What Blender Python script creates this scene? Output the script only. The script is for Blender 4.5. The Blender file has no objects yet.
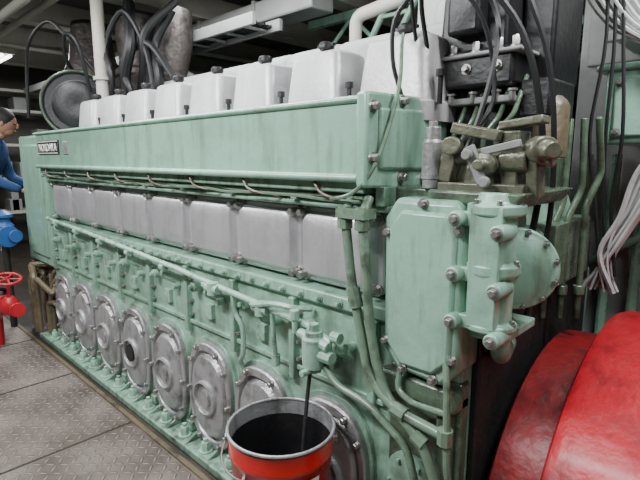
import bpy, bmesh, math, random
from mathutils import Vector, Matrix
random.seed(4)
S=0.75
rad=math.radians
# ---------------------------------------------------------------- materials
def newmat(name):
    m=bpy.data.materials.new(name); m.use_nodes=True
    nt=m.node_tree; return m,nt,nt.nodes,nt.links,nt.nodes['Principled BSDF']
def M(name,col,dark=None,amt=.5,scale=3.0,metal=0.0,rough=.4,bump=.1,bscale=40,streak=0.0,streakcol=(.03,.02,.012),var=.12,coat=0.0,grime=None):
    m,nt,N,L,P=newmat(name)
    if dark is None: dark=tuple(c*.35 for c in col)
    tc=N.new('ShaderNodeTexCoord')
    n1=N.new('ShaderNodeTexNoise'); n1.inputs['Scale'].default_value=scale; n1.inputs['Detail'].default_value=9; n1.inputs['Roughness'].default_value=.68
    L.new(tc.outputs['Object'],n1.inputs['Vector'])
    r1=N.new('ShaderNodeValToRGB'); r1.color_ramp.elements[0].position=.5; r1.color_ramp.elements[1].position=.7
    r1.color_ramp.elements[0].color=(0,0,0,1); r1.color_ramp.elements[1].color=(amt,amt,amt,1)
    L.new(n1.outputs['Fac'],r1.inputs['Fac'])
    n3=N.new('ShaderNodeTexNoise'); n3.inputs['Scale'].default_value=scale*.6; n3.inputs['Detail'].default_value=3
    L.new(tc.outputs['Object'],n3.inputs['Vector'])
    mr=N.new('ShaderNodeMapRange'); mr.inputs['To Min'].default_value=1-var; mr.inputs['To Max'].default_value=1+var
    L.new(n3.outputs['Fac'],mr.inputs['Value'])
    base=N.new('ShaderNodeMix'); base.data_type='RGBA'; base.blend_type='MULTIPLY'; base.inputs[0].default_value=1
    base.inputs[6].default_value=(*col,1); L.new(mr.outputs[0],base.inputs[7])
    mx=N.new('ShaderNodeMix'); mx.data_type='RGBA'
    L.new(r1.outputs['Color'],mx.inputs[0]); L.new(base.outputs[2],mx.inputs[6]); mx.inputs[7].default_value=(*dark,1)
    out=mx.outputs[2]
    if streak>0:
        mp=N.new('ShaderNodeMapping'); mp.inputs['Scale'].default_value=(9,9,1.2)
        L.new(tc.outputs['Object'],mp.inputs['Vector'])
        n2=N.new('ShaderNodeTexNoise'); n2.inputs['Scale'].default_value=1.6; n2.inputs['Detail'].default_value=6; n2.inputs['Roughness'].default_value=.6
        L.new(mp.outputs[0],n2.inputs['Vector'])
        r2=N.new('ShaderNodeValToRGB'); r2.color_ramp.elements[0].position=.5; r2.color_ramp.elements[1].position=.7
        r2.color_ramp.elements[0].color=(0,0,0,1); r2.color_ramp.elements[1].color=(streak,streak,streak,1)
        L.new(n2.outputs['Fac'],r2.inputs['Fac'])
        m2=N.new('ShaderNodeMix'); m2.data_type='RGBA'
        L.new(r2.outputs['Color'],m2.inputs[0]); L.new(out,m2.inputs[6]); m2.inputs[7].default_value=(*streakcol,1)
        out=m2.outputs[2]
    if grime:   # oily dirt that gets denser below height z1 (full at z0)
        z0,z1,ga=grime
        sp=N.new('ShaderNodeSeparateXYZ'); L.new(tc.outputs['Object'],sp.inputs[0])
        gz=N.new('ShaderNodeMapRange'); gz.inputs['From Min'].default_value=z1; gz.inputs['From Max'].default_value=z0
        L.new(sp.outputs[2],gz.inputs['Value'])
        n4=N.new('ShaderNodeTexNoise'); n4.inputs['Scale'].default_value=6; n4.inputs['Detail'].default_value=8; n4.inputs['Roughness'].default_value=.72
        L.new(tc.outputs['Object'],n4.inputs['Vector'])
        g2=N.new('ShaderNodeMapRange'); g2.inputs['From Min'].default_value=.42; g2.inputs['From Max'].default_value=.62; L.new(n4.outputs['Fac'],g2.inputs['Value'])
        gm=N.new('ShaderNodeMath'); gm.operation='MULTIPLY'; L.new(gz.outputs[0],gm.inputs[0]); L.new(g2.outputs[0],gm.inputs[1])
        gm2=N.new('ShaderNodeMath'); gm2.operation='MULTIPLY'; L.new(gm.outputs[0],gm2.inputs[0]); gm2.inputs[1].default_value=ga
        m4=N.new('ShaderNodeMix'); m4.data_type='RGBA'; L.new(gm2.outputs[0],m4.inputs[0]); L.new(out,m4.inputs[6]); m4.inputs[7].default_value=(.04,.038,.02,1)
        out=m4.outputs[2]
    L.new(out,P.inputs['Base Color'])
    P.inputs['Metallic'].default_value=metal
    rr=N.new('ShaderNodeMapRange'); rr.inputs['To Min'].default_value=max(.03,rough-.12); rr.inputs['To Max'].default_value=min(1,rough+.16)
    L.new(n1.outputs['Fac'],rr.inputs['Value']); L.new(rr.outputs[0],P.inputs['Roughness'])
    if coat: P.inputs['Coat Weight'].default_value=coat; P.inputs['Coat Roughness'].default_value=.15
    if bump>0:
        nb=N.new('ShaderNodeTexNoise'); nb.inputs['Scale'].default_value=bscale; nb.inputs['Detail'].default_value=4
        L.new(tc.outputs['Object'],nb.inputs['Vector'])
        b=N.new('ShaderNodeBump'); b.inputs['Strength'].default_value=bump; b.inputs['Distance'].default_value=.01
        L.new(nb.outputs['Fac'],b.inputs['Height']); L.new(b.outputs[0],P.inputs['Normal'])
    return m
def emis(name,col,st):
    m,nt,N,L,P=newmat(name); P.inputs['Base Color'].default_value=(*col,1)
    P.inputs['Emission Color'].default_value=(*col,1); P.inputs['Emission Strength'].default_value=st; return m

GREEN=M('paint_green',(.285,.49,.37),dark=(.12,.20,.135),amt=.65,scale=4,rough=.32,bump=.2,bscale=22,streak=.6,streakcol=(.07,.08,.045),coat=.25,grime=(-.1,1.25,1.0))
GREENB=M('paint_green_beam',(.26,.455,.345),dark=(.15,.28,.2),amt=.6,scale=2.2,rough=.27,bump=.25,bscale=14,streak=.45,streakcol=(.09,.11,.06),coat=.35)
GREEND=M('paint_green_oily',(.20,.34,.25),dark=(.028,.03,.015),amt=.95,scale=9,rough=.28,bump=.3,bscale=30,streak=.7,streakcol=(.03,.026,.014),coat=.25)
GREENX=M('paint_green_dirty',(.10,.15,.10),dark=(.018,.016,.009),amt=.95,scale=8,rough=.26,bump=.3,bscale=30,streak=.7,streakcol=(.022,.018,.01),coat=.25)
PIPEG=M('pipe_green',(.30,.48,.37),dark=(.05,.05,.03),amt=.9,scale=12,rough=.28,bump=.15)
PIPEO=M('pipe_oily',(.16,.24,.17),dark=(.03,.024,.013),amt=.95,scale=10,rough=.24,bump=.15,coat=.25)
ALU=M('cast_aluminium',(.62,.61,.63),dark=(.34,.33,.335),amt=.5,scale=3,metal=.55,rough=.33,bump=.12,bscale=60,streak=.25,streakcol=(.18,.17,.15))
ALUD=M('door_aluminium',(.42,.42,.43),dark=(.10,.10,.095),amt=.85,scale=7,metal=.5,rough=.36,bump=.25,bscale=60,streak=.45,streakcol=(.07,.065,.045))
ALUH=M('head_cover_aluminium',(.52,.51,.52),dark=(.29,.28,.27),amt=.55,scale=4,metal=.3,rough=.38,bump=.15,bscale=60,streak=.2,streakcol=(.2,.19,.17))
STEEL=M('steel_bolt',(.40,.39,.37),dark=(.07,.06,.05),amt=.6,scale=20,metal=.8,rough=.35,bump=.05)
BLACK=M('black_metal',(.008,.008,.009),dark=(.022,.02,.018),amt=.5,scale=6,rough=.42,bump=.2)
BLACKS=M('black_metal_dull',(.018,.018,.018),dark=(.045,.038,.03),amt=.6,scale=5,rough=.55,bump=.3)  # own near-black colour with brownish blotches
RUBBER=M('rubber_hose',(.010,.010,.011),amt=.2,rough=.45,bump=0)
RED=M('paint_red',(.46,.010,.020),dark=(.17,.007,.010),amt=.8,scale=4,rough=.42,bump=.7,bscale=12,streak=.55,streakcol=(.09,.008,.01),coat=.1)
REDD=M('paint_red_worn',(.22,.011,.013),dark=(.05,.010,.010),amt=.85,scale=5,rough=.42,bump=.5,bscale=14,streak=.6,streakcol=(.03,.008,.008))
BRED=M('bucket_red',(.50,.016,.014),dark=(.2,.012,.01),amt=.35,scale=6,rough=.28,bump=.03,coat=.4)
BLUE=M('paint_blue',(.02,.09,.28),dark=(.01,.03,.08),amt=.5,scale=9,rough=.4,bump=.1)
CREAM=M('paint_cream',(.46,.44,.38),dark=(.22,.2,.16),amt=.4,scale=2.5,rough=.5,bump=.1)
GREY=M('paint_grey',(.26,.27,.26),dark=(.10,.10,.095),amt=.5,scale=3,rough=.5,bump=.1)
DUCT=M('duct_grey',(.36,.37,.36),dark=(.18,.18,.17),amt=.5,scale=3,rough=.4,metal=.2,bump=.2,bscale=9)
GREYL=M('insulation_white',(.48,.50,.50),dark=(.26,.27,.26),amt=.5,scale=3,rough=.5,bump=.6,bscale=9)
WALL=M('wall_paint',(.14,.135,.12),dark=(.06,.055,.045),amt=.5,scale=1.2,rough=.6,bump=.1)
CEIL=M('ceiling_paint',(.09,.088,.08),dark=(.035,.033,.03),amt=.6,scale=1.2,rough=.7,bump=.1)
BROWN=M('oily_brown',(.13,.105,.065),dark=(.02,.015,.010),amt=.9,scale=7,rough=.36,bump=.5,bscale=25)
LINK=M('linkage_oily_green',(.14,.145,.10),dark=(.022,.018,.012),amt=.95,scale=9,rough=.30,bump=.5,bscale=25,metal=.2)
FOIL=M('lagging_foil',(.09,.078,.072),dark=(.010,.009,.008),amt=.95,scale=5,metal=.4,rough=.45,bump=1.0,bscale=16)
CABLE=M('cable_grey',(.46,.47,.46),dark=(.16,.16,.15),amt=.6,scale=10,rough=.5,bump=0)
CLOTH=M('coverall_blue',(.022,.075,.2),dark=(.01,.03,.09),amt=.5,scale=8,rough=.85,bump=.4,bscale=30)
SKIN=M('skin',(.34,.19,.125),amt=.1,rough=.5,bump=.05)
HAIR=M('hair_black',(.01,.008,.007),amt=.1,rough=.6,bump=.3,bscale=90)
WHITE=M('label_white',(.7,.7,.67),amt=.15,rough=.4,bump=0)
LAMP=emis('lamp_tube',(1,.98,.93),7)
BILGE=M('bilge_dark',(.03,.026,.02),dark=(.09,.06,.04),amt=.6,scale=4,rough=.35,bump=.4)

def floor_mat():
    m,nt,N,L,P=newmat('checker_plate')
    tc=N.new('ShaderNodeTexCoord'); sep=N.new('ShaderNodeSeparateXYZ'); L.new(tc.outputs['Object'],sep.inputs[0])
    def mt(op,a,b=None,c=None):
        n=N.new('ShaderNodeMath'); n.operation=op
        for i,v in enumerate((a,b,c)):
            if v is None: continue
            if isinstance(v,(int,float)): n.inputs[i].default_value=v
            else: L.new(v,n.inputs[i])
        return n.outputs[0]
    k=19.0
    X=mt('MULTIPLY',sep.outputs[0],k); Y=mt('MULTIPLY',sep.outputs[1],k)
    fx=mt('FLOOR',X); fy=mt('FLOOR',Y)
    lx=mt('SUBTRACT',mt('SUBTRACT',X,fx),.5); ly=mt('SUBTRACT',mt('SUBTRACT',Y,fy),.5)
    par=mt('FLOORED_MODULO',mt('ADD',fx,fy),2.0)
    s=mt('SUBTRACT',mt('MULTIPLY',par,2.0),1.0)
    sly=mt('MULTIPLY',ly,s)
    a=mt('ADD',lx,sly); b=mt('SUBTRACT',lx,sly)
    e=mt('ADD',mt('POWER',mt('ABSOLUTE',mt('DIVIDE',a,.68)),2.0),mt('POWER',mt('ABSOLUTE',mt('DIVIDE',b,.23)),2.0))
    hgt=mt('SUBTRACT',1.0,mt('MINIMUM',e,1.0))
    n1=N.new('ShaderNodeTexNoise'); n1.inputs['Scale'].default_value=2.2; n1.inputs['Detail'].default_value=8; n1.inputs['Roughness'].default_value=.65
    L.new(tc.outputs['Object'],n1.inputs['Vector'])
    r=N.new('ShaderNodeValToRGB'); r.color_ramp.elements[0].position=.35; r.color_ramp.elements[0].color=(.10,.08,.066,1)
    r.color_ramp.elements[1].position=.68; r.color_ramp.elements[1].color=(.27,.23,.20,1)
    L.new(n1.outputs['Fac'],r.inputs['Fac'])
    mx=N.new('ShaderNodeMix'); mx.data_type='RGBA'; L.new(mt('MINIMUM',mt('MULTIPLY',hgt,1.5),.65),mx.inputs[0]); L.new(r.outputs[0],mx.inputs[6]); mx.inputs[7].default_value=(.48,.435,.40,1)
    L.new(mx.outputs[2],P.inputs['Base Color'])
    P.inputs['Metallic'].default_value=.25
    mr=N.new('ShaderNodeMapRange'); mr.inputs['To Min'].default_value=.28; mr.inputs['To Max'].default_value=.55
    L.new(n1.outputs['Fac'],mr.inputs['Value']); L.new(mr.outputs[0],P.inputs['Roughness'])
    bp=N.new('ShaderNodeBump'); bp.inputs['Strength'].default_value=1; bp.inputs['Distance'].default_value=.014
    L.new(hgt,bp.inputs['Height']); L.new(bp.outputs[0],P.inputs['Normal'])
    return m
FLOOR=floor_mat()

# ---------------------------------------------------------------- builder
def root(name):
    e=bpy.data.objects.new(name,None); bpy.context.scene.collection.objects.link(e); e.empty_display_size=.1
    return e
class B:
    def __init__(s,name,parent,mat,bevel=.004,ang=35):
        s.bm=bmesh.new(); s.n=name; s.p=parent; s.m=mat; s.bv=bevel; s.ang=ang
    def ring(s,pts): return [s.bm.verts.new(p) for p in pts]
    def bridge(s,a,b):
        n=len(a)
        for i in range(n): s.bm.faces.new((a[i],a[(i+1)%n],b[(i+1)%n],b[i]))
    def loft(s,rings,cap0=True,cap1=True):
        R=[s.ring(r) for r in rings]
        for a,b in zip(R,R[1:]): s.bridge(a,b)
        if cap0: s.bm.faces.new(list(reversed(R[0])))
        if cap1: s.bm.faces.new(R[-1])
        return s
    def box(s,x0,x1,y0,y1,z0,z1,tx=0,ty=0):
        return s.loft([[(x0,y0,z0),(x1,y0,z0),(x1,y1,z0),(x0,y1,z0)],
                [(x0+tx,y0+ty,z1),(x1-tx,y0+ty,z1),(x1-tx,y1-ty,z1),(x0+tx,y1-ty,z1)]])
    def obox(s,c,sz,rot):
        mt=Matrix.Translation(c)@rot.to_4x4()
        h=[v/2 for v in sz]
        f=lambda z:[tuple(mt@Vector((sx*h[0],sy*h[1],z))) for sx,sy in((-1,-1),(1,-1),(1,1),(-1,1))]
        return s.loft([f(-h[2]),f(h[2])])
    def lathe(s,p,ax,prof,n=28,cap0=True,cap1=True):
        p=Vector(p); ax=Vector(ax).normalized()
        u=ax.orthogonal().normalized(); v=ax.cross(u)
        return s.loft([[tuple(p+ax*d+(u*math.cos(2*math.pi*i/n)+v*math.sin(2*math.pi*i/n))*max(r,1e-4)) for i in range(n)] for d,r in prof],cap0,cap1)
    def cyl(s,p0,p1,r0,r1=None,n=20):
        p0=Vector(p0);p1=Vector(p1); d=(p1-p0); return s.lathe(p0,d,[(0,r0),(d.length,r0 if r1 is None else r1)],n)
    def prism(s,pts,axis,a,b):
        if axis=='y': f=lambda t:[(x,t,z) for x,z in pts]
        elif axis=='x': f=lambda t:[(t,x,z) for x,z in pts]
        else: f=lambda t:[(x,z,t) for x,z in pts]
        return s.loft([f(a),f(b)])
    def tube(s,pts,r,n=8,sub=5,sm=True):
        P=[Vector(p) for p in pts]
        if sm and len(P)>2:
            Q=[]
            E=[P[0]*2-P[1]]+P+[P[-1]*2-P[-2]]
            for i in range(1,len(E)-2):
                for k in range(sub):
                    t=k/sub; a,b,c,d=E[i-1],E[i],E[i+1],E[i+2]
                    Q.append(.5*((2*b)+(c-a)*t+(2*a-5*b+4*c-d)*t*t+(3*b-a-3*c+d)*t*t*t))
            Q.append(P[-1]); P=Q
        u=None; rings=[]
        for i,p in enumerate(P):
            t=(P[min(i+1,len(P)-1)]-P[max(i-1,0)]).normalized()
            u=t.orthogonal().normalized() if u is None else (u-t*u.dot(t)).normalized()
            v=t.cross(u)
            rings.append([tuple(p+(u*math.cos(2*math.pi*k/n)+v*math.sin(2*math.pi*k/n))*r) for k in range(n)])
        return s.loft(rings)
    def bend(s,pts,r,n=10,cr=.05):
        P=[Vector(p) for p in pts]; Q=[P[0]]
        for i in range(1,len(P)-1):
            a=(P[i-1]-P[i]); b=(P[i+1]-P[i]); c=min(cr,a.length*.45,b.length*.45)
            A=P[i]+a.normalized()*c; C=P[i]+b.normalized()*c
            for k in range(6):
                t=k/5; Q.append(A*(1-t)**2+P[i]*2*t*(1-t)+C*t*t)
        Q.append(P[-1]); return s.tube(Q,r,n,sm=False)
    def bolt(s,p,ax,r=.014,h=.016):
        p=Vector(p); ax=Vector(ax).normalized()
        s.lathe(p,ax,[(0,r*1.5),(h*.25,r*1.5)],12); s.lathe(p+ax*h*.2,ax,[(0,r),(h,r),(h*1.15,r*.8)],6)
        return s
    def torus(s,c,ax,R,r,n=32,m=8):
        c=Vector(c);ax=Vector(ax).normalized();u=ax.orthogonal().normalized();v=ax.cross(u); rings=[]
        for i in range(n):
            a=2*math.pi*i/n; d=u*math.cos(a)+v*math.sin(a)
            rings.append(s.ring([tuple(c+d*(R+r*math.cos(2*math.pi*k/m))+ax*r*math.sin(2*math.pi*k/m)) for k in range(m)]))
        for i in range(n): s.bridge(rings[i],rings[(i+1)%n])
        return s
    def zsc(s,z0,k):
        for v in s.bm.verts: v.co.z=z0+(v.co.z-z0)*k
        return s
    def done(s):
        bmesh.ops.recalc_face_normals(s.bm,faces=s.bm.faces)
        me=bpy.data.meshes.new(s.n); s.bm.to_mesh(me); s.bm.free()
        for p in me.polygons: p.use_smooth=True
        me.set_sharp_from_angle(angle=rad(s.ang))
        o=bpy.data.objects.new(s.n,me); bpy.context.scene.collection.objects.link(o)
        me.materials.append(s.m)
        if s.bv>0:
            b=o.modifiers.new('bevel','BEVEL'); b.width=s.bv; b.segments=2; b.limit_method='ANGLE'; b.angle_limit=rad(40); b.harden_normals=False
        o.parent=s.p
        return o
def rrect(cx,cz,w,h,r,n=5):
    out=[]
    for (sx,sz,a0) in ((1,1,0),(-1,1,90),(-1,-1,180),(1,-1,270)):
        for k in range(n+1):
            a=rad(a0+90*k/n); out.append((cx+sx*(w/2-r)+r*math.cos(a),cz+sz*(h/2-r)+r*math.sin(a)))
    return out
def sell(cx,cz,a,b,e=2.5,n=40):
    o=[]
    for i in range(n):
        t=2*math.pi*i/n; c,s_=math.cos(t),math.sin(t)
        o.append((cx+a*math.copysign(abs(c)**(2/e),c),cz+b*math.copysign(abs(s_)**(2/e),s_)))
    return o
def Yp(pts,y): return [(x,y,z) for x,z in pts]

# ================================================================ ENGINE
ENG=root('marine_diesel_engine')
PITCH=.446; X0=-4.62; X1=-1.05
b=B('crankcase',ENG,GREEN,.012)
b.box(-4.72,-.70,-.05,1.35,-.03,1.03)
b.box(-4.68,-.98,-.075,.2,1.0,1.06)
b.box(-4.70,-1.0,-.07,.1,1.405,1.435)
b.done()
b=B('upper_frame',ENG,GREENX,.012); b.box(-4.66,-1.0,.06,1.2,1.04,1.50); b.done()  # oily paint, darkened so its colour carries the shade of the under-beam gap
b=B('crankcase_ribs',ENG,GREEN,.006)
for i in range(9):
    x=X0+PITCH*i
    b.box(x-.018,x+.018,-.085,-.04,.62,1.0)
    b.box(x-.03,x+.03,-.10,-.04,.0,.06)
b.box(-4.7,-1.0,-.068,-.04,.665,.69)
b.done()
b=B('crankcase_bosses',ENG,PIPEG,.003)
for i in range(8):
    x=X0+PITCH*i
    b.cyl((x+.11,-.04,.90),(x+.11,-.10,.90),.028,n=14); b.cyl((x+.33,-.04,.86),(x+.33,-.095,.86),.02,n=12)
    b.box(x+.19,x+.25,-.075,-.04,.74,.82); b.bolt((x+.11,-.10,.90),(0,-1,0),.014)
    for dx in (.06,.17,.28,.39): b.bolt((x+dx,-.075,1.03),(0,-1,0),.011,.02)
b.done()
b=B('crankcase_studs',ENG,STEEL,0)
for i in range(8):
    x=X0+PITCH*i
    for z in (.72,.80,.93): b.bolt((x+.03,-.05,z),(0,-1,0),.010,.02)
b.done()
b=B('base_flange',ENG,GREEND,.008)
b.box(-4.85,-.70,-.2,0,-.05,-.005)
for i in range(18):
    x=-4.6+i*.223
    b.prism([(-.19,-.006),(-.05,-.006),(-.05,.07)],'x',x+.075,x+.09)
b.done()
b=B('base_bolts',ENG,PIPEG,.0)
for i in range(18):
    x=-4.6+i*.223; b.bolt((x,-.14,-.008),(0,0,1),.026,.045); b.cyl((x,-.14,.03),(x,-.14,.07),.013,n=8)
b.done()
# crankcase doors
DW,DH=.203,.305
for i in range(8):
    cx=X0+PITCH*(i+.5)-.01+.004*i; cz=.30
    f=B('door_frame_%d'%(i+1),ENG,GREEN,.004)
    f.loft([Yp(sell(cx,cz,DW+.018,DH+.026,2.7),-.045),Yp(sell(cx,cz,DW+.016,DH+.024,2.7),-.072)]); f.done()
    d=B('crankcase_door_%d'%(i+1),ENG,ALUD,0,30)
    R=[]
    for sc,y in ((1,-.06),(1,-.096),(.975,-.104),(.86,-.104),(.83,-.086),(.80,-.086),(.74,-.112),(.70,-.117),(.4,-.120)):
        R.append(Yp(sell(cx,cz,DW*sc,DH*sc,2.6-(1-sc)*.8),y))
    d.loft(R)
    d.lathe((cx,-.11,cz),(0,-1,0),[(0,.10),(.026,.098),(.032,.088),(.012,.082),(.012,.05),(.028,.046),(.028,.01)],28)
    d.done()
    h=B('door_bolts_%d'%(i+1),ENG,STEEL,0)
    for a in (35,65,115,145,180,215,245,295,325,0):
        t=rad(a); c,s_=math.cos(t),math.sin(t); e=2.5
        h.bolt((cx+.92*DW*math.copysign(abs(c)**(2/e),c),-.10,cz+.93*DH*math.copysign(abs(s_)**(2/e),s_)),(0,-1,0),.013,.018)
    h.done()
bd=B('door_badge',ENG,BLACK,0); cx=X0+PITCH*3.5; bd.lathe((cx,-.12,.30),(0,-1,0),[(0,.06),(.02,.058)],24); bd.done()
# camshaft covers (silver row)
for i in range(8):
    x=X0+PITCH*i; cx=x+PITCH/2; cz=1.235; w=PITCH-.010; h=.325
    c=B('camshaft_cover_%d'%(i+1),ENG,ALU,0,28)
    c.loft([Yp(rrect(cx,cz,w,h,.03),.06),Yp(rrect(cx,cz,w,h,.03),.0),Yp(rrect(cx,cz,w-.012,h-.012,.028),-.008),
            Yp(rrect(cx,cz,w-.045,h-.04,.03),-.012),Yp(rrect(cx,cz+.005,w-.075,h-.07,.04),-.048),Yp(rrect(cx,cz+.005,w-.10,h-.095,.035),-.056),Yp(rrect(cx,cz+.005,w-.25,h-.20,.035),-.060)])
    c.done()
h=B('camshaft_cover_bolts',ENG,STEEL,0)
for i in range(9):
    x=X0+PITCH*i
    for dx in (-.028,.028):
        for z in (1.10,1.372):
            if -4.62<=x+dx<=-1.05: h.bolt((x+dx,-.008,z),(0,-1,0),.017,.040)
h.done()
# beam
b=B('manifold_beam',ENG,GREENB,.014)
b.box(-4.58,-1.07,-.15,.33,1.53,1.80)
b.box(-4.60,-1.06,-.165,.33,1.785,1.81)
b.box(-4.60,-1.06,-.17,.30,1.515,1.545)
b.done()
b=B('beam_support_rail',ENG,GREEND,.006); b.box(-4.60,-1.06,-.13,.25,1.475,1.52); b.done()
b=B('beam_end_plate',ENG,GREENB,.012)
b.prism([(-.17,1.50),(.30,1.47),(.36,1.53),(.36,1.80),(.30,1.83),(-.17,1.82)],'x',-1.07,-1.02)
b.prism([(-.11,1.56),(.26,1.55),(.29,1.59),(.29,1.75),(.25,1.78),(-.11,1.77)],'x',-1.03,-1.005)
b.done()
b=B('beam_end_bolts',ENG,STEEL,0)
for y,z in ((-.14,1.77),(-.14,1.60),(.03,1.80),(.18,1.80),(.325,1.77),(.325,1.57),(.18,1.52),(.03,1.53)): b.bolt((-1.02,y,z),(1,0,0),.014,.02)
b.done()
b=B('beam_brackets',ENG,GREEND,.004)
for i in range(9):
    x=X0+PITCH*i+.03; b.box(x-.02,x+.02,-.09,.06,1.43,1.5)
b.done()
b=B('name_plate',ENG,BLACK,.002); b.box(-4.50,-4.02,-.160,-.148,1.63,1.735); b.done()
b=B('name_plate_rim',ENG,WHITE,0)
for zz in (1.634,1.724): b.box(-4.49,-4.03,-.163,-.155,zz,zz+.007)
b.done()
b=B('rating_plate',ENG,ALUD,.002); b.box(-3.93,-3.84,-.160,-.148,1.63,1.72); b.done()
cu=bpy.data.curves.new('name_lettering','FONT'); cu.body='NORDAKA'; cu.size=.085; cu.extrude=.002
t=bpy.data.objects.new('name_lettering',cu); bpy.context.scene.collection.objects.link(t); t.location=(-4.465,-.163,1.652); t.rotation_euler=(rad(90),0,0); cu.materials.append(WHITE); t.parent=ENG
# head covers
for i in range(8):
    xl=-1.345-PITCH*(7-i); w=.345; d=.27; y0=.15
    h=B('cylinder_head_cover_%d'%(i+1),ENG,ALUH,0,30)
    def rr(ins,z,r): return [(x,y,z) for x,y in rrect(xl+w/2,y0+d/2,w-2*ins,d-2*ins,r)]
    h.loft([rr(-.012,1.74,.05),rr(-.012,1.81,.05),rr(0,1.82,.04),rr(.022,2.035,.04),rr(.028,2.06,.04),rr(.045,2.073,.03),rr(.08,2.075,.02)])
    h.done()
    k=B('head_cover_knob_%d'%(i+1),ENG,BLACK,0)
    k.cyl((xl+w/2,y0+.12,2.06),(xl+w/2,y0+.12,2.105),.018,n=12); k.lathe((xl+w/2,y0+.12,2.095),(0,0,1),[(0,.03),(.01,.038),(.025,.038),(.035,.03)],14)
    k.box(xl+w/2-.05,xl+w/2+.05,y0+.11,y0+.13,2.11,2.122)
    k.cyl((xl+w+.03,y0+.05,1.8),(xl+w+.03,y0+.05,1.9),.010,n=8); k.cyl((xl+w+.03,y0+.05,1.9),(xl+w+.03,y0+.05,1.925),.018,n=8)
    k.done()
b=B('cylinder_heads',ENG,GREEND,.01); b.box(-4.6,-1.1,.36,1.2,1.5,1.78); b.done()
b=B('exhaust_lagging',ENG,GREYL,.03)
for i in range(8):
    x=-1.62-PITCH*(7-i)
    b.loft([[(xx,y,z) for y,z in rrect(1.05,2.02,.5,.56,.12)] for xx in (x+.005,x+PITCH-.005)])
b.done()
b=B('fuel_leak_pipes',ENG,PIPEO,0)
for j,(y,z,r) in enumerate(((-.10,1.462,.010),(-.125,1.448,.007))):
    pts=[(-4.6+.16*k,y+random.uniform(-.006,.006),z+random.uniform(-.005,.005)) for k in range(23)]
    b.tube(pts,r,6,3)
b.done()
b=B('fuel_branch_pipes',ENG,BROWN,0)
for i in range(8):
    x=X0+PITCH*(i+.45)
    b.tube([(x,-.14,1.51),(x+.05,-.15,1.47),(x+.12,-.13,1.45),(x+.2,-.05,1.43)],.006,6)
b.done()
b=B('service_pipe',ENG,PIPEG,0)
b.bend([(-4.60,-.02,1.09),(-4.56,-.13,1.09),(-3.6,-.14,1.06),(-2.4,-.14,1.0),(-1.30,-.14,.925),(-1.2,-.15,.89)],.015,10,.04)
for i in range(8):
    x=-4.3+PITCH*i; z=1.085-(x+4.56)*.05
    b.cyl((x-.02,-.14,z),(x+.02,-.14,z),.022,n=10)
    b.tube([(x,-.14,z),(x,-.15,z-.05),(x,-.07,z-.1)],.008,6)
for x in (-2.0,-1.62):
    z=1.085-(x+4.56)*.05
    b.cyl((x,-.15,z-.03),(x,-.15,z+.03),.030,n=12); b.cyl((x-.05,-.15,z),(x+.05,-.15,z),.024,n=10)
b.bend([(-1.85,-.14,.96),(-1.85,-.13,.86),(-1.80,-.12,.80),(-1.80,-.12,.66),(-1.86,-.10,.60),(-1.86,-.06,.52)],.012,8,.03)
b.bend([(-1.56,-.14,.94),(-1.56,-.13,.80),(-1.56,-.12,.70)],.011,8,.03)
b.cyl((-1.56,-.12,.73),(-1.56,-.12,.68),.020,n=8)
b.bend([(-1.70,-.14,.94),(-1.66,-.17,.95),(-1.5,-.17,.99),(-1.42,-.14,.98),(-1.38,-.07,.97)],.013,8,.04)
b.done()
b=B('riser_pipes',ENG,PIPEO,0)
b.bend([(-1.14,-.10,1.46),(-1.13,-.15,1.40),(-1.10,-.15,1.18),(-1.06,-.15,1.02),(-1.0,-.16,.82),(-.88,-.17,.745),(-.69,-.16,.72)],.018,12,.06)
b.bend([(-1.06,-.10,1.46),(-1.05,-.15,1.40),(-1.02,-.15,1.1),(-1.0,-.15,.96),(-.93,-.16,.78),(-.76,-.17,.66),(-.71,-.15,.5),(-.71,-.13,.1)],.018,12,.06)
b.bend([(-1.24,-.15,.80),(-1.16,-.16,.735),(-1.0,-.16,.715),(-.83,-.16,.62),(-.78,-.14,.4),(-.78,-.14,0)],.014,12,.05)
b.bend([(-.72,-.12,.95),(-.69,-.16,.86),(-.68,-.16,.6),(-.68,-.12,.5)],.012,10,.05)
b.bend([(-.9,-.1,.9),(-.9,-.13,.8),(-.84,-.13,.77),(-.70,-.13,.78)],.011,10,.03)
for p in ((-1.13,-.15,1.37),(-1.05,-.15,1.37)):
    b.cyl((p[0],p[1],p[2]-.02),(p[0],p[1],p[2]+.02),.028,n=8); b.cyl((p[0],p[1],p[2]+.04),(p[0],p[1],p[2]+.06),.026,n=8)
for p,d in (((-1.08,-.15,1.10),(.02,0,-.07)),((-.99,-.158,.80),(.03,0,-.04)),((-.86,-.168,.745),(.05,0,-.01)),((-.78,-.165,.675),(.04,0,-.02)),((-.71,-.148,.46),(0,0,-.05)),((-.69,-.16,.72),(0,0,-.05))):
    q=Vector(p); b.cyl(q-Vector(d)*.5,q+Vector(d)*.5,.026,n=8)
b.box(-1.15,-1.02,-.18,-.11,1.39,1.425)
b.done()
b=B('drain_valve',ENG,PIPEG,.002)
b.lathe((-1.27,-.17,.76),(0,0,1),[(0,.03),(.02,.03),(.02,.045),(.05,.048),(.14,.048),(.15,.035),(.17,.035),(.17,.02),(.2,.02)],16)
b.cyl((-1.35,-.17,.90),(-1.19,-.17,.88),.022,n=10); b.cyl((-1.27,-.17,.84),(-1.17,-.17,.84),.026,n=8)
b.cyl((-1.27,-.17,.77),(-1.27,-.24,.77),.014,n=8)
b.cyl((-1.38,-.17,.95),(-1.38,-.17,.99),.02,n=8); b.cyl((-1.38,-.17,.89),(-1.38,-.17,.97),.012,n=8)
b.done()
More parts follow.
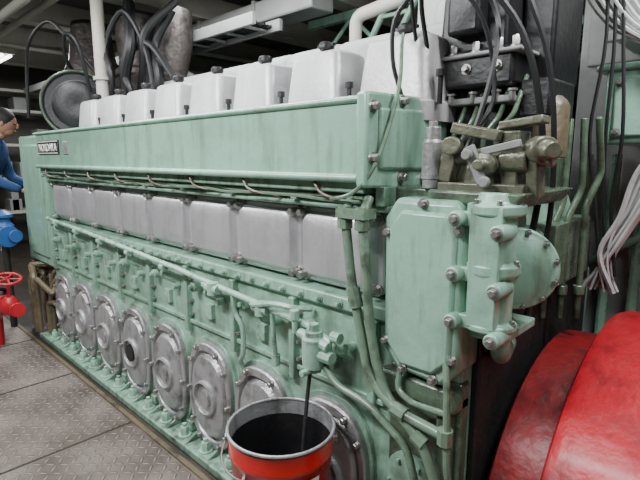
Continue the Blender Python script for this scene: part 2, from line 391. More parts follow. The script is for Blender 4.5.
b=B('drain_rod',ENG,BLACKS,0); b.tube([(-1.27,-.19,.77),(-1.268,-.21,.66),(-1.255,-.25,.44)],.008,8); b.done()
# front casing
b=B('gear_casing',ENG,GREEN,.02)
b.prism([(-.98,.93),(-.92,.86),(-.74,.85),(-.685,.92),(-.68,1.38),(-.71,1.47),(-.94,1.47),(-.985,1.40)],'y',-.11,.9)
b.done()
b=B('gear_casing_panel',ENG,GREEN,.012)
b.prism([(-.955,.96),(-.90,.89),(-.77,.89),(-.71,.95),(-.705,1.36),(-.74,1.43),(-.91,1.43),(-.955,1.37)],'y',-.125,-.1)
b.done()
b=B('gear_casing_bolts',ENG,STEEL,0)
for x,z in ((-.965,1.35),(-.965,.96),(-.89,.875),(-.77,.872),(-.70,.96),(-.70,1.38),(-.83,1.455)): b.bolt((x,-.11,z),(0,-1,0),.012,.018)
b.done()
b=B('front_end_frame',ENG,GREENX,.012)
b.box(-.98,-.69,-.06,.0,.0,.86)
b.prism([(-1.0,.84),(-.72,.84),(-.69,.80),(-.69,.76),(-1.02,.76)],'y',-.10,0)
b.box(-.75,-.71,-.12,0,-.03,.76)
b.done()
b=B('front_end_plate',ENG,BLACKS,.01); b.box(-.70,-.67,.02,1.2,.0,1.2); b.done()
b=B('inspection_cover',ENG,GREEN,.006)
b.loft([Yp(sell(-.87,.40,.10,.13,2.6),-.055),Yp(sell(-.87,.40,.10,.13,2.6),-.08),Yp(sell(-.87,.40,.08,.10,2.4),-.085)])
for a in range(0,360,60): b.bolt((-.87+.085*math.cos(rad(a)),-.08,.40+.112*math.sin(rad(a))),(0,-1,0),.009,.012)
b.done()
# pump
PM=B('attached_pump',ENG,GREEN,.005)
px,py=-.615,-.05
PM.lathe((px,py,1.07),(0,0,1),[(0,.05),(.01,.080),(.03,.080),(.035,.062),(.17,.064),(.185,.080),(.215,.080),(.22,.064),(.36,.062),(.365,.085),(.395,.085),(.40,.06),(.43,.05)],28)
cc=Vector((px-.005,py+.15,1.265)); ax=Vector((.45,-.89,0)).normalized()
PM.lathe(cc,ax,[(0,.10),(.02,.110),(.08,.110),(.09,.128),(.12,.128),(.125,.108),(.135,.095),(.14,.04)],36)
PM.lathe((px,py+.05,1.26),(-.2,1,0),[(0,.09),(.35,.10)],24)
PM.prism([(px-.045,1.09),(px+.045,1.09),(px+.05,1.46),(px-.05,1.46)],'y',py-.075,py)
for z in (1.10,1.25,1.42):
    PM.box(px-.11,px-.02,-.115,-.07,z-.022,z+.022); PM.cyl((px-.085,-.15,z),(px-.085,-.09,z),.024,n=14)
    PM.cyl((px+.05,-.155,z-.03),(px+.05,-.06,z-.03),.024,n=14)
PM.box(px-.10,px+.05,-.05,.2,1.03,1.06)
PM.bend([(px+.01,.02,1.06),(px+.01,.02,.98),(px-.02,.1,.93),(px-.06,.25,.93)],.032,12,.05)
PM.done()
b=B('pump_bolts',ENG,STEEL,0)
for z in (1.10,1.285,1.465):
    for a in range(0,360,60):
        b.bolt((px+.070*math.cos(rad(a)),py+.070*math.sin(rad(a)),z),(0,0,1),.008,.012)
for z in (1.10,1.25,1.42):
    b.bolt((px-.085,-.15,z),(0,-1,0),.012,.012); b.bolt((px+.05,-.155,z-.03),(0,-1,0),.012,.012)
c0=cc+ax*.12; u=Vector((0,0,1)); v=ax.cross(u)
for a in range(15,375,30): b.bolt(c0+(u*math.cos(rad(a))+v*math.sin(rad(a)))*.117,ax,.007,.012)
b.done()
# lever mechanism
b=B('control_linkage',ENG,LINK,.005)
b.box(-.82,-.54,-.05,.12,1.49,1.53); b.box(-.74,-.64,-.03,.06,1.52,1.66,.01,.01); b.box(-.62,-.57,-.03,.06,1.52,1.72)
b.lathe((-.84,.0,1.62),(1,0,0),[(0,.028),(.36,.028)],14)
b.lathe((-.62,.0,1.62),(1,0,0),[(0,.055),(.08,.055)],18)
b.lathe((-.53,.0,1.65),(1,-.6,0),[(0,.05),(.04,.05),(.045,.03),(.07,.03)],18)
b.obox((-.53,.0,1.58),(.035,.06,.20),Matrix.Rotation(rad(12),3,'X'))
b.obox((-.70,-.03,1.72),(.16,.05,.04),Matrix.Rotation(rad(14),3,'Y'))
b.obox((-.58,.02,1.75),(.13,.06,.03),Matrix.Rotation(rad(-8),3,'Y'))
b.obox((-.80,.02,1.60),(.05,.10,.14),Matrix.Rotation(rad(10),3,'Y'))
b.lathe((-.77,-.04,1.67),(0,-1,0),[(0,.035),(.03,.035)],14)
b.lathe((-.66,-.05,1.60),(0,-1,0),[(0,.045),(.02,.045),(.03,.02),(.05,.02)],14)
b.zsc(1.49,.82).done()
b=B('linkage_sensor',ENG,ALUD,.002)
b.lathe((-.86,-.02,1.50),(0,0,1),[(0,.03),(.03,.03),(.03,.034),(.15,.034),(.16,.026),(.2,.026),(.2,.015),(.22,.015)],16); b.done()
b=B('linkage_plates',ENG,GREY,.003)
b.obox((-.68,-.07,1.58),(.035,.015,.12),Matrix.Rotation(rad(-25),3,'Y')); b.obox((-.61,-.06,1.63),(.12,.012,.022),Matrix.Rotation(rad(-12),3,'Y'))
b.lathe((-.70,-.08,1.61),(0,-1,0),[(0,.016),(.02,.016)],12); b.lathe((-.64,-.08,1.53),(0,-1,0),[(0,.016),(.02,.016)],12)
b.done()
b=B('bracket_pedestal',ENG,GREENX,.01); b.prism([(-.84,1.46),(-.56,1.45),(-.52,1.50),(-.84,1.50)],'y',-.08,.35); b.box(-1.02,-.84,-.02,.33,1.42,1.50); b.done()
# governor - dark block
b=B('governor_housing',ENG,BLACK,.015)
b.box(-1.10,-.74,.30,.80,1.86,2.0); b.box(-1.06,-.78,.33,.78,1.99,2.5,.02,.02); b.box(-1.02,-.80,.36,.78,1.55,1.88)
b.box(-.74,-.62,.35,.6,1.74,1.88); b.box(-.99,-.86,.26,.34,2.05,2.35)
b.box(-.78,-.66,.45,.75,1.88,2.5)
b.done()
b=B('governor_flange',ENG,GREY,.006); b.box(-1.08,-.74,.30,.8,1.80,1.825); b.box(-1.12,-.71,.28,.82,1.97,1.985)
b.done()
b=B('governor_studs',ENG,STEEL,0)
for x in (-1.07,-.98,-.89,-.80,-.74): b.bolt((x,.31,1.985),(0,0,1),.014,.03); b.bolt((x,.305,1.845),(0,0,-1),.012,.03)
for x in (-1.04,-.92,-.80): b.bolt((x,.30,1.93),(0,-1,0),.013)
b.done()
b=B('governor_canister',ENG,BROWN,.003); b.lathe((-.64,.42,1.60),(0,0,1),[(0,.06),(.18,.06),(.2,.05),(.22,.03)],20); b.done()
b=B('rear_bracketry',ENG,GREENX,.006)
b.box(-1.0,-.72,.35,.9,1.2,1.6); b.box(-.72,-.60,.45,.9,1.1,1.35)
for k in range(5):
    x=-.98+k*.05; b.bend([(x,.3,1.45),(x,.28,1.62+.02*k),(x+.05,.3,1.75),(x+.05,.4,1.9)],.010,8,.03)
for k in range(3):
    x=-.66+k*.05; b.bend([(x,.55+.05*k,.95),(x,.55+.05*k,1.3+.06*k),(x+.03,.6+.05*k,1.42+.06*k),(x+.03,.6,1.75)],.014,8,.03)
    b.cyl((x,.55+.05*k,1.05),(x,.55+.05*k,1.09),.024,n=8)
b.done()
# left end housing
b=B('rear_gear_housing',ENG,GREENB,.02)
b.box(-5.35,-4.63,-.08,1.2,.62,1.80); b.box(-5.2,-4.72,-.1,0,.70,1.72)
b.done()
b=B('rear_end_machinery',ENG,BROWN,.01)
b.box(-5.2,-4.85,.0,1.1,-.05,.62)
for i in range(14):
    x=-4.74-random.random()*.5; y=-.05-random.random()*.15
    b.bend([(x,y,0),(x,y,random.uniform(.2,.55)),(x+random.uniform(-.3,.3),y+.05,random.uniform(.3,.6)),(x,.1,.6)],random.uniform(.012,.03),8,.04)
b.done()
# turbo / air intake black
tcx=Vector((-4.98,.36,2.10)); tax=Vector((.93,-.36,0))
b=B('turbocharger_intake',ENG,BLACK,.006)
b.lathe(tcx,tax,[(-.45,.22),(-.25,.27),(-.05,.30),(0,.32),(.06,.32),(.07,.295),(.05,.28),(.045,.22),(.06,.20),(.065,.10),(.05,.02)],40)
b.cyl((-5.15,.5,1.7),(-5.15,.5,2.1),.2,n=20)
b.done()
b=B('turbocharger_intake_ring',ENG,GREENX,0); b.torus(tcx+tax.normalized()*.065,tax,.308,.009,40); b.done()
b=B('turbocharger_body',ENG,FOIL,.01)
b.lathe((-5.9,.9,2.3),(0,0,1),[(-.6,.2),(-.3,.32),(.2,.34),(.4,.25),(.8,.2)],24)
b.lathe((-5.0,1.0,2.2),(1,0,0),[(-.5,.2),(-.2,.28),(.4,.28),(.6,.2)],24)
b.lathe((-4.9,.95,2.1),(0,0,1),[(0,.18),(.3,.18),(.32,.22),(.38,.22),(.4,.17),(.7,.2),(.9,.17)],22)
b.lathe((-4.45,1.0,2.0),(.1,.1,1),[(0,.14),(.3,.16),(.32,.2),(.38,.2),(.4,.15),(.7,.18),(1.0,.14)],22)
b.done()
b=B('turbocharger_air_duct',ENG,DUCT,.006); b.lathe((-4.35,1.2,2.22),(-1,0,0),[(0,.2),(.1,.25),(.8,.25)],28); b.done()
b=B('turbocharger_hoses',ENG,RUBBER,0)
b.tube([(-5.6,.1,2.0),(-5.5,.1,2.5),(-5.3,.1,2.72),(-5.1,.2,2.85),(-4.95,.3,2.7),(-4.85,.5,2.4)],.016,8)
b.tube([(-5.1,.5,2.3),(-5.0,.3,2.5),(-4.85,.25,2.7),(-4.7,.3,2.6),(-4.75,.4,2.2)],.016,8)
b.tube([(-4.8,.6,1.9),(-4.5,.5,2.3),(-4.6,.5,2.6),(-4.4,.6,2.88),(-4.2,.7,2.5),(-4.1,.7,1.9)],.026,8)
b.tube([(-4.7,.8,1.9),(-4.3,.7,2.4),(-4.2,.7,2.7),(-4.0,.9,2.95)],.035,8)
b.tube([(-4.55,.7,1.8),(-4.45,.6,2.3),(-4.3,.6,2.6),(-4.5,.7,3.0)],.05,10)
b.tube([(-4.5,.7,2.0),(-4.35,.6,2.2),(-4.5,.6,2.45),(-4.2,.7,2.6),(-3.95,.8,2.3)],.03,8)
b.tube([(-4.3,.8,1.9),(-4.1,.75,2.3),(-4.25,.8,2.6),(-4.1,.9,2.9)],.045,10)
b.done()

b=B('control_cable',ENG,RUBBER,0)
b.tube([(-1.03,.2,2.0),(-1.0,.1,2.15),(-.93,.05,2.21),(-.80,.1,2.18),(-.74,.15,2.05),(-.72,.1,1.9),(-.73,.05,1.75),(-.75,0,1.62)],.009,6)
b.tube([(-1.1,.3,1.85),(-1.04,.1,2.15),(-.95,.0,2.28),(-.85,.1,2.45)],.008,6)
b.tube([(-1.03,.05,1.80),(-1.06,.02,1.95),(-1.04,.02,2.10),(-.93,.1,2.2),(-.82,.2,2.08),(-.77,.22,1.8),(-.79,.0,1.62)],.008,6)
b.tube([(-.9,.25,2.3),(-.8,.1,2.2),(-.66,.15,2.0),(-.60,.2,1.75),(-.60,.25,1.5),(-.62,.2,1.2)],.011,6)
b.tube([(-.8,.3,2.4),(-.70,.2,2.2),(-.60,.25,1.9),(-.57,.28,1.5),(-.60,.3,1.2),(-.64,.3,1.0)],.010,6)
b.done()
b=B('sensor_hose',ENG,PIPEO,0)
b.tube([(-1.10,.14,2.06),(-1.05,.06,2.0),(-1.0,-.02,1.85),(-.99,-.10,1.68),(-1.01,-.15,1.56),(-1.08,-.17,1.48),(-1.2,-.15,1.45)],.007,6)
b.done()

# ================================================================ FLYWHEEL GUARD
r=root('flywheel_guard')
def arch(R,cy,cz,zb,n=48):
    o=[]
    for i in range(n+1):
        a=math.pi*i/n; o.append((cy+R*math.cos(a),cz+R*math.sin(a)))
    return [(cy+R,zb)]+o+[(cy-R,zb)]
def ar(x,R): return [(x,y,z) for y,z in arch(R,.63,.2,-.05)]
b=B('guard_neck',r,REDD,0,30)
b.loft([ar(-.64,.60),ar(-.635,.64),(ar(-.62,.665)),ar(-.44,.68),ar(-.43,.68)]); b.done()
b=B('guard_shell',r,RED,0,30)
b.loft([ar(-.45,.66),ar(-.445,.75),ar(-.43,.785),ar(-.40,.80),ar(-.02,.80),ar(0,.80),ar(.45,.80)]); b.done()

# ================================================================ BUCKET
r=root('bucket')
bx,by,zt,zb=-1.255,-.36,.615,-.05
b=B('pail',r,BRED,0,50)
b.lathe((bx,by,0),(0,0,1),[(zb,.12),(zb+.01,.125),(.2,.160),(.21,.168),(.225,.168),(.235,.166),(zt-.09,.192),(zt-.085,.197),(zt-.07,.197),(zt-.065,.194),(zt-.012,.198)],56,True,False); b.done()
b=B('pail_rim',r,ALUD,0); b.torus((bx,by,zt),(0,0,1),.199,.006,56); b.done()
b=B('pail_inside',r,ALUD,0,50); b.lathe((bx,by,0),(0,0,1),[(zt,.196),(zt-.1,.188),(zt-.17,.181)],56,False,False); b.done()
b=B('pail_inside_dark',r,BLACK,0,50); b.lathe((bx,by,0),(0,0,1),[(zt-.06,.190),(zt-.17,.178),(.12,.14),(.12,.001)],56,False,False); b.done()
b=B('pail_handle',r,STEEL,0)
pts=[]
for i in range(13):
    a=math.pi*i/12
    pts.append((bx+.205*math.cos(a)*.72+.05*math.sin(a),by+.205*math.cos(a)*.69-.205*math.sin(a)*.72*1.02,zt-.05-.09*math.sin(a)))
b.tube(pts,.004,6)
for sg in (1,-1): b.cyl((bx+sg*.193*.72,by+sg*.193*.69,zt-.05),(bx+sg*.211*.72,by+sg*.211*.69,zt-.05),.018,n=12)
b.done()
def label(name,mat,a0,a1,z0,z1,off):
    b=B(name,r,mat,0)
    n=12; rr_=lambda z:.166+(z-.235)*(.192-.166)/(zt-.09-.235)+off
    for i in range(n):
        q=[]
        for a,z in ((a0+(a1-a0)*i/n,z0),(a0+(a1-a0)*(i+1)/n,z0),(a0+(a1-a0)*(i+1)/n,z1),(a0+(a1-a0)*i/n,z1)):
            q.append(b.bm.verts.new((bx+rr_(z)*math.cos(rad(a)),by+rr_(z)*math.sin(rad(a)),z)))
        b.bm.faces.new(q)
    b.done()
label('label_patch',WHITE,-32,2,.40,.50,.003)
label('label_mark',BLUE,-26,-8,.42,.485,.0045)
label('label_patch',WHITE,-95,-58,.455,.485,.003)

# ================================================================ ROOM
def slab(name,mat,*a,bev=.0):
    b=B(name,None,mat,bev); b.box(*a); return b.done()
slab('floor',FLOOR,-11,3,-3.4,-.235,-.09,-.05)
slab('floor_bilge',BILGE,-11,3,-.235,4.6,-.12,-.051)
slab('ceiling',CEIL,-11,3,-3.4,4.6,3.4,3.5)
slab('wall_left',WALL,-11.1,-11,-3.4,4.6,-.1,3.5)
slab('wall_right',WALL,3,3.1,-3.4,4.6,-.1,3.5)
slab('wall_back',WALL,-11,3,4.6,4.7,-.1,3.5)
slab('wall_front',WALL,-11,3,-3.5,-3.4,-.1,3.5)
r=root('floor_plate_seams')
b=B('seams',r,BILGE,0)
for x in (-3.82,-2.81,-1.8,-4.83,-5.84): b.box(x-.008,x+.008,-3.4,-.26,-.052,-.048)
b.done()
b=B('edge_angle',r,BROWN,.002); b.box(-11,3,-.262,-.235,-.07,-.035); b.done()

r=root('ceiling_beams')
b=B('beams',r,CREAM,.004)
for x in (-9.5,-8,-6.5,-5,-3.5,-2,-.5,1): b.box(x-.05,x+.05,-3.4,4.6,3.16,3.4); b.box(x-.11,x+.11,-3.4,4.6,3.135,3.16)
b.done()
for k,(x,y) in enumerate(((-2.75,-1.6),(-5.75,-1.6),(-8.75,.6),(-8.75,-.9))):
    r=root('fluorescent_lamp')
    b=B('lamp_tray',r,CREAM,.006); b.box(x-.65,x+.65,y-.1,y+.1,3.05,3.13); b.done()
    b=B('lamp_tubes',r,LAMP,0)
    for dy in (-.05,.05): b.cyl((x-.6,y+dy,3.03),(x+.6,y+dy,3.03),.02,n=10)
    b.done()

r=root('overhead_walkway')
b=B('truss',r,GREENB,.004)
b.box(-4.0,-.9,2.5,2.58,3.0,3.08); b.box(-4.0,-.9,2.5,2.58,2.55,2.61)
for i in range(3):
    x=-3.9+i*1.1; b.cyl((x,2.54,2.58),(x+.5,2.54,3.02),.022,n=8); b.cyl((x+.5,2.54,3.02),(x+1.0,2.54,2.58),.022,n=8)
b.box(-4.0,-.9,2.58,3.4,2.52,2.56)
b.cyl((-3.2,2.1,2.0),(-2.5,2.1,3.1),.03,n=8); b.cyl((-2.9,2.1,2.0),(-2.2,2.1,3.1),.03,n=8); b.cyl((-3.2,2.1,2.0),(-2.9,2.1,2.0),.03,n=8)
for k in range(6): b.cyl((-3.08+k*.13,2.1,2.2+k*.2),(-2.78+k*.13,2.1,2.2+k*.2),.02,n=6)
b.done()
r=root('overhead_machinery')
b=B('tank',r,DUCT,.01)
b.lathe((-2.9,1.65,2.3),(1,0,0),[(0,.12),(.05,.2),(1.1,.2),(1.15,.12)],26); b.box(-1.9,-1.35,1.45,1.85,2.2,2.75)
b.lathe((-1.6,1.47,2.48),(0,-1,0),[(0,.14),(.06,.14),(.07,.1)],22)
b.done()
b=B('tank_pipes',r,CREAM,0)
b.bend([(-2.6,1.65,2.4),(-2.6,1.65,2.7),(-2.1,1.65,2.75),(-2.1,1.65,3.13)],.05,12,.08); b.bend([(-1.5,1.65,2.7),(-1.5,1.65,3.13)],.06,12,.08)
b.cyl((-2.6,1.65,-.05),(-2.6,1.65,2.15),.06,n=12); b.cyl((-1.6,1.65,-.05),(-1.6,1.65,2.25),.06,n=12)
b.done()
r=root('ventilation_duct')
b=B('duct',r,DUCT,.02); b.box(-8.5,-3.2,1.75,2.05,2.92,3.12)
b.done()
b=B('duct_flanges',r,GREY,.004)
for x in (-8,-7.0,-6.0,-5.0,-4.0): b.box(x-.02,x+.02,1.73,2.07,2.90,3.13)
b.done()
r=root('cable_tray')
b=B('tray',r,GREY,.004)
b.box(-9.9,-3.4,1.25,1.29,2.72,2.82); b.box(-9.9,-3.4,1.55,1.59,2.72,2.82)
for k in range(21): b.box(-9.8+k*.31,-9.76+k*.31,1.27,1.57,2.73,2.75)
b.done()
b=B('tray_cables',r,BLACKS,0)
for k in range(8):
    y=1.31+k*.032; b.tube([(-9.9+i*.64,y+random.uniform(-.01,.01),2.77+random.uniform(-.01,.015)) for i in range(11)],.014,6,3)
b.done()
r=root('exhaust_pipe')
b=B('riser',r,FOIL,.004); b.lathe((-6.6,1.3,1.85),(0,0,1),[(0,.2),(.3,.24),(.35,.28),(.4,.28),(.45,.22),(.85,.22)],22)
b.cyl((-6.6,1.3,-.05),(-6.6,1.3,1.86),.2,n=20)
b.done()
r=root('vertical_pipe')
b=B('pipe',r,CREAM,0); b.bend([(-4.62,.46,1.81),(-4.62,.46,2.6),(-4.62,.46,3.4)],.055,16); b.lathe((-4.62,.46,2.3),(0,0,1),[(0,.075),(.03,.075)],16); b.done()
r=root('ceiling_pipes')
b=B('pipes',r,CREAM,0)
for y,z,rr_ in ((.1,3.08,.045),(.3,3.09,.035)): b.cyl((-10.9,y,z),(2.9,y,z),rr_,n=12)
b.done()
r=root('wall_pipes')
b=B('pipes',r,DUCT,0)
for y,z,rr_ in ((4.2,2.2,.06),(4.3,2.0,.05),(4.3,1.7,.08),(4.2,2.6,.07)): b.cyl((-10.9,y,z),(2.9,y,z),rr_,n=12)
b.done()
r=root('storage_rack')
b=B('frame',r,CREAM,.004)
for z in (.6,1.2,1.8,2.4,2.75): b.box(-10.6,-10.0,-.6,3.2,z,z+.05)
for y in (-.6,.6,1.8,3.1): b.box(-10.05,-9.98,y,y+.07,-.05,2.8)
b.done()
b=B('contents',r,GREY,.01)
for k in range(34):
    y=random.uniform(-.5,2.9); z=random.choice((.65,1.25,1.85,2.45)); s_=random.uniform(.08,.22)
    b.box(-10.5,-10.1,y,y+s_,z,z+random.uniform(.15,.42))
b.done()
r=root('background_machinery')
b=B('block',r,GREEND,.02)
b.box(-9.2,-7.4,1.6,3.2,-.05,1.4); b.box(-6.8,-5.6,2.4,3.6,-.05,1.7); b.box(-4.5,-1.2,3.5,4.0,-.05,1.5); b.done()
b=B('block_pipes',r,GREY,0)
for k in range(16):
    x=random.uniform(-9,-1.5); y=random.uniform(3.5,3.8); b.bend([(x,y,1.2),(x,y,random.uniform(1.8,2.3)),(x+random.uniform(-.6,.6),y+.1,random.uniform(2.1,2.4)),(x,y+.2,3.1)],random.uniform(.02,.06),10,.08)
b.done()

# right background
r=root('switchgear_panel')
b=B('panel',r,GREY,.01); b.box(-.92,-.05,1.62,1.9,-.05,3.1)
b.box(-.88,-.55,1.60,1.62,2.1,3.0); b.box(-.52,-.15,1.60,1.62,2.1,3.0)
b.done()
b=B('upper_box',r,DUCT,.01); b.box(-.66,-.10,1.15,1.62,2.14,3.0); b.box(-.68,-.08,1.13,1.16,2.12,2.17)
b.done()
b=B('bolts',r,STEEL,0)
for x in (-.62,-.4,-.2): b.bolt((x,1.15,2.22),(0,-1,0),.012)
b.done()
r=root('junction_cabinet')
b=B('cabinet',r,GREENB,.01); b.box(-.62,-.10,1.0,1.60,1.66,1.98); b.box(-.66,-.06,.98,1.60,1.97,2.0); b.box(-.58,-.14,.98,1.0,1.69,1.94); b.done()
b=B('cabinet_bolts',r,STEEL,0)
for x in (-.56,-.36,-.16):
    for z in (1.71,1.92): b.bolt((x,.98,z),(0,-1,0),.012)
b.done()
r=root('cable_bundle')
b=B('cables',r,CABLE,0)
for k in range(16):
    o=k*.022+random.uniform(-.01,.01); yy=.90+random.uniform(-.04,.03)
    b.tube([(-.86+o,yy,3.35),(-.82+o,yy,2.7),(-.74+o,yy-.03,2.38),(-.62+o*.9,yy,2.16),(-.42+o*.6,yy,2.02),(-.12,yy,1.90)],random.choice((.005,.007,.009)),6)
for k in range(26):
    o=k*.012; yy=.88+random.uniform(-.06,.04)
    b.tube([(-.18-o*.6,yy,1.72-o*.2),(-.32-o*.4,yy,1.54),(-.42-o*.2,yy,1.36),(-.50-o*.1+random.uniform(-.02,.02),yy,1.2),(-.62+o*.5,yy+.02,1.03)],random.choice((.005,.008,.011)),6)
b.done()
b=B('cable_black',r,RUBBER,0)
for k in range(3):
    o=k*.03; yy=.86
    b.tube([(-.66+o,yy,3.3),(-.64+o,yy,2.6),(-.60+o,yy,2.1),(-.62+o*2,yy-.03,1.7),(-.58+o,yy,1.4),(-.54+o,yy,1.1)],.008,6)
b.done()
r=root('support_column')
b=B('column',r,GREY,.006); b.box(-1.25,-1.17,1.95,2.05,-.05,3.13); b.box(-1.32,-1.10,1.93,1.95,-.05,3.13); b.done()
r=root('service_pipes')
b=B('pipes',r,GREEND,0)
for k in range(4): b.cyl((-.95+k*.14,1.54,-.05),(-.95+k*.14,1.54,1.62),.026,n=10)
b.bend([(-.95,1.5,.9),(-.5,1.48,1.2),(-.5,1.48,1.3),(.1,1.48,1.35)],.02,10,.05)
b.done()
r=root('equipment_panel')
b=B('panel',r,BLACKS,.01); b.box(-1.7,-.0,2.7,2.9,-.05,2.2)
for k in range(5): b.box(-1.5+k*.3,-1.26+k*.3,2.67,2.7,.4+.1*(k%2),2.1)
b.done()

# ================================================================ VALVES at left
r=root('blue_pump_pipe')
b=B('body',r,BLUE,.004)
b.cyl((-6.0,-.40,.88),(-5.1,-.24,.88),.06,n=18)
b.lathe((-5.35,-.28,.78),(0,0,1),[(0,.05),(.04,.09),(.18,.09),(.22,.06),(.26,.06),(.26,.09),(.29,.09),(.33,.02)],20)
for x in (-5.6,-5.5,-5.15): b.lathe((x,-.30,.88),(1,.15,0),[(0,.10),(.03,.10)],18)
b.done()
b=B('stand',r,BLACKS,.004); b.cyl((-5.35,-.28,-.05),(-5.35,-.28,.8),.03,n=12); b.cyl((-5.9,-.38,-.05),(-5.9,-.38,.85),.03,n=12); b.done()
r=root('red_valve')
b=B('body',r,RED,.003)
b.torus((-4.6,-.46,.60),(.3,0,1),.10,.014,24)
for a in range(0,360,72): b.cyl((-4.6,-.46,.60),(-4.6+.1*math.cos(rad(a)),-.46+.1*math.sin(rad(a)),.60-.03*math.cos(rad(a))),.008,n=6)
b.cyl((-4.6,-.46,.45),(-4.6,-.46,.62),.014,n=8); b.lathe((-4.6,-.46,.30),(0,0,1),[(0,.05),(.04,.07),(.1,.07),(.15,.035)],16)
b.bend([(-4.6,-.46,.36),(-4.75,-.50,.3),(-4.9,-.5,.2),(-4.9,-.5,-.05)],.035,12,.06)
b.bend([(-4.45,-.44,.36),(-4.62,-.46,.36),(-4.9,-.47,.36),(-5.0,-.47,.36),(-5.0,-.47,-.05)],.03,12,.06)
b.lathe((-4.47,-.44,.36),(1,0,0),[(0,.06),(.025,.06)],16); b.lathe((-4.82,-.467,.36),(1,0,0),[(0,.06),(.05,.06)],16)
b.done()

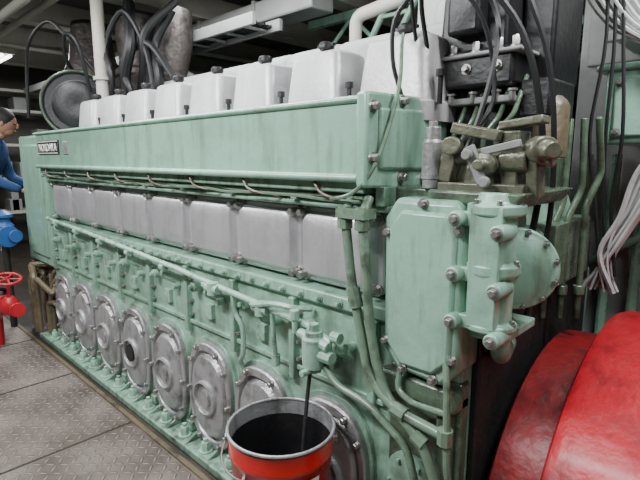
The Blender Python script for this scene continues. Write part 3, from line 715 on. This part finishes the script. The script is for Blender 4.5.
# ================================================================ PERSON
def person():
    r=root('engineer')
    g=1.26; base=Vector((-6.75,-.20,-.05)); yaw=rad(62)
    fx=Vector((math.cos(yaw),math.sin(yaw),0)); sx=Vector((-math.sin(yaw),math.cos(yaw),0))
    T=lambda f,s_,z: base+(fx*f+sx*s_+Vector((0,0,z)))*g
    def skin(name,V,E,R,mat,rt=0,sub=2):
        me=bpy.data.meshes.new(name); me.from_pydata([T(*v) for v in V],E,[]); o=bpy.data.objects.new(name,me)
        bpy.context.scene.collection.objects.link(o)
        sm=o.modifiers.new('skin','SKIN'); 
        for i,q in enumerate(R): me.skin_vertices[0].data[i].radius=(q[0]*g,q[1]*g) if isinstance(q,tuple) else (q*g,q*g)
        me.skin_vertices[0].data[rt].use_root=True
        o.modifiers.new('sub','SUBSURF').levels=sub; o.modifiers['sub'].render_levels=sub
        me.materials.append(mat); o.parent=r; return o
    V=[(0,0,.93),(.05,0,1.08),(.13,0,1.27),(.20,0,1.42),(.23,0,1.49)]
    E=[(0,1),(1,2),(2,3),(3,4)]; R=[(.15,.12),(.14,.11),(.17,.125),(.12,.09),.06]
    for sg in (1,-1):
        k=len(V); V+=[(0,.10*sg,.84),(.05,.11*sg,.48),(-.01,.11*sg,.12)]; E+=[(0,k),(k,k+1),(k+1,k+2)]; R+=[.095,.072,.055]
        k=len(V); V+=[(.16,.19*sg,1.38),(.22,.26*sg,1.12),(.42,.22*sg,1.02)]; E+=[(3,k),(k,k+1),(k+1,k+2)]; R+=[.068,.052,.04]
    skin('coverall',V,E,R,CLOTH)
    skin('neck',[(.22,0,1.47),(.26,0,1.56)],[(0,1)],[.052,.05],SKIN)
    for sg in (1,-1):
        skin('boot_%d'%(1 if sg>0 else 2),[(-.04,.11*sg,.06),(.06,.115*sg,.05),(.17,.125*sg,.035)],[(0,1),(1,2)],[.05,.048,.035],BLACK)
        skin('palm_%d'%(1 if sg>0 else 2),[(.41,.22*sg,1.02),(.46,.215*sg,1.01),(.50,.21*sg,1.0)],[(0,1),(1,2)],[.03,(.04,.02),(.036,.016)],SKIN)
        for q in range(4):
            o=(q-1.5)*.019; L=(.062,.075,.07,.055)[q]
            skin('finger_%d_%d'%(1 if sg>0 else 2,q+1),[(.49,.21*sg+o,1.0),(.49+L*.6,.21*sg+o,.992),(.49+L,.21*sg+o,.965)],[(0,1),(1,2)],[.009,.0085,.007],SKIN,sub=1)
        skin('thumb_%d'%(1 if sg>0 else 2),[(.45,.18*sg,1.005),(.48,.165*sg,.995),(.51,.17*sg,.98)],[(0,1),(1,2)],[.011,.010,.008],SKIN,sub=1)
    hc=T(.285,0,1.625)
    rot=Matrix((fx,sx,Vector((0,0,1)))).transposed().to_4x4()
    def hs(b,c,rad_,sc,seg=20):
        mt=Matrix.Translation(hc)@rot@Matrix.Rotation(rad(12),4,'Y')@Matrix.Translation(Vector(c)*g)@Matrix.Diagonal((*sc,1))
        bmesh.ops.create_uvsphere(b.bm,u_segments=seg,v_segments=seg//2+2,radius=rad_*g,matrix=mt)
    b=B('head',r,SKIN,0); hs(b,(0,0,0),.1,(.95,.78,1.15),24); hs(b,(.03,0,-.06),.065,(.9,.85,.85)); hs(b,(.1,0,-.01),.016,(1,.7,1.6),10)
    for sg in (1,-1): hs(b,(-.005,.078*sg,-.005),.024,(.7,.35,1.2),10)
    hs(b,(.09,0,-.055),.02,(.5,1.1,.4),10); b.done()
    b=B('hair',r,HAIR,0); hs(b,(-.015,0,.025),.103,(.97,.84,1.08),24); b.done()
    b=B('eyes',r,BLACK,0)
    for sg in (1,-1): hs(b,(.085,.032*sg,.008),.009,(1,1.3,.8),8)
    b.done()
person()

# ================================================================ LIGHTS
def area(name,loc,rot,sx,sy,e,col=(.97,.98,1)):
    l=bpy.data.lights.new(name,'AREA'); l.shape='RECTANGLE'; l.size=sx; l.size_y=sy; l.energy=e; l.color=col
    o=bpy.data.objects.new(name,l); bpy.context.scene.collection.objects.link(o); o.location=loc; o.rotation_euler=rot; return o
area('ceiling_light_aisle',(-2.0,-1.9,2.98),(rad(24),0,0),2.0,.2,74)
area('ceiling_light_aisle_far',(-5.6,-1.9,2.98),(rad(20),0,0),2.0,.2,44)
area('fill_light_near',(.9,-.9,3.0),(rad(10),rad(12),0),1.2,.2,16)  # added fill light on the camera side, no lamp fixture here
area('ceiling_light_over',(-3.2,-.3,3.06),(0,0,0),3.0,.15,52)
area('ceiling_light_back',(-7.6,.9,3.0),(0,0,0),2.0,.3,50)
area('fill_light_backright',(.1,.2,3.02),(rad(35),0,0),.9,.2,32)  # added light without a fixture, brightens the cabinet and cables at right
area('ceiling_light_backmid',(-3.0,1.0,3.05),(rad(25),0,0),2.6,.2,22)
w=bpy.data.worlds.new('world'); bpy.context.scene.world=w; w.use_nodes=True
w.node_tree.nodes['Background'].inputs[0].default_value=(.5,.55,.6,1); w.node_tree.nodes['Background'].inputs[1].default_value=.1

# ================================================================ CAMERA
cd=bpy.data.cameras.new('camera'); cam=bpy.data.objects.new('camera',cd); bpy.context.scene.collection.objects.link(cam)
cam.location=(0,-1.45,1.6); cam.rotation_euler=(rad(90-9.7),0,rad(44)); cd.lens=27; cd.sensor_width=36; cd.clip_start=.02
bpy.context.scene.camera=cam
bpy.context.view_layer.update()
for o in list(bpy.context.scene.objects):
    if o.parent is None:
        if o.type=='CAMERA': o.location=o.location*S
        else: o.location=o.location*S; o.scale=(S,S,S)
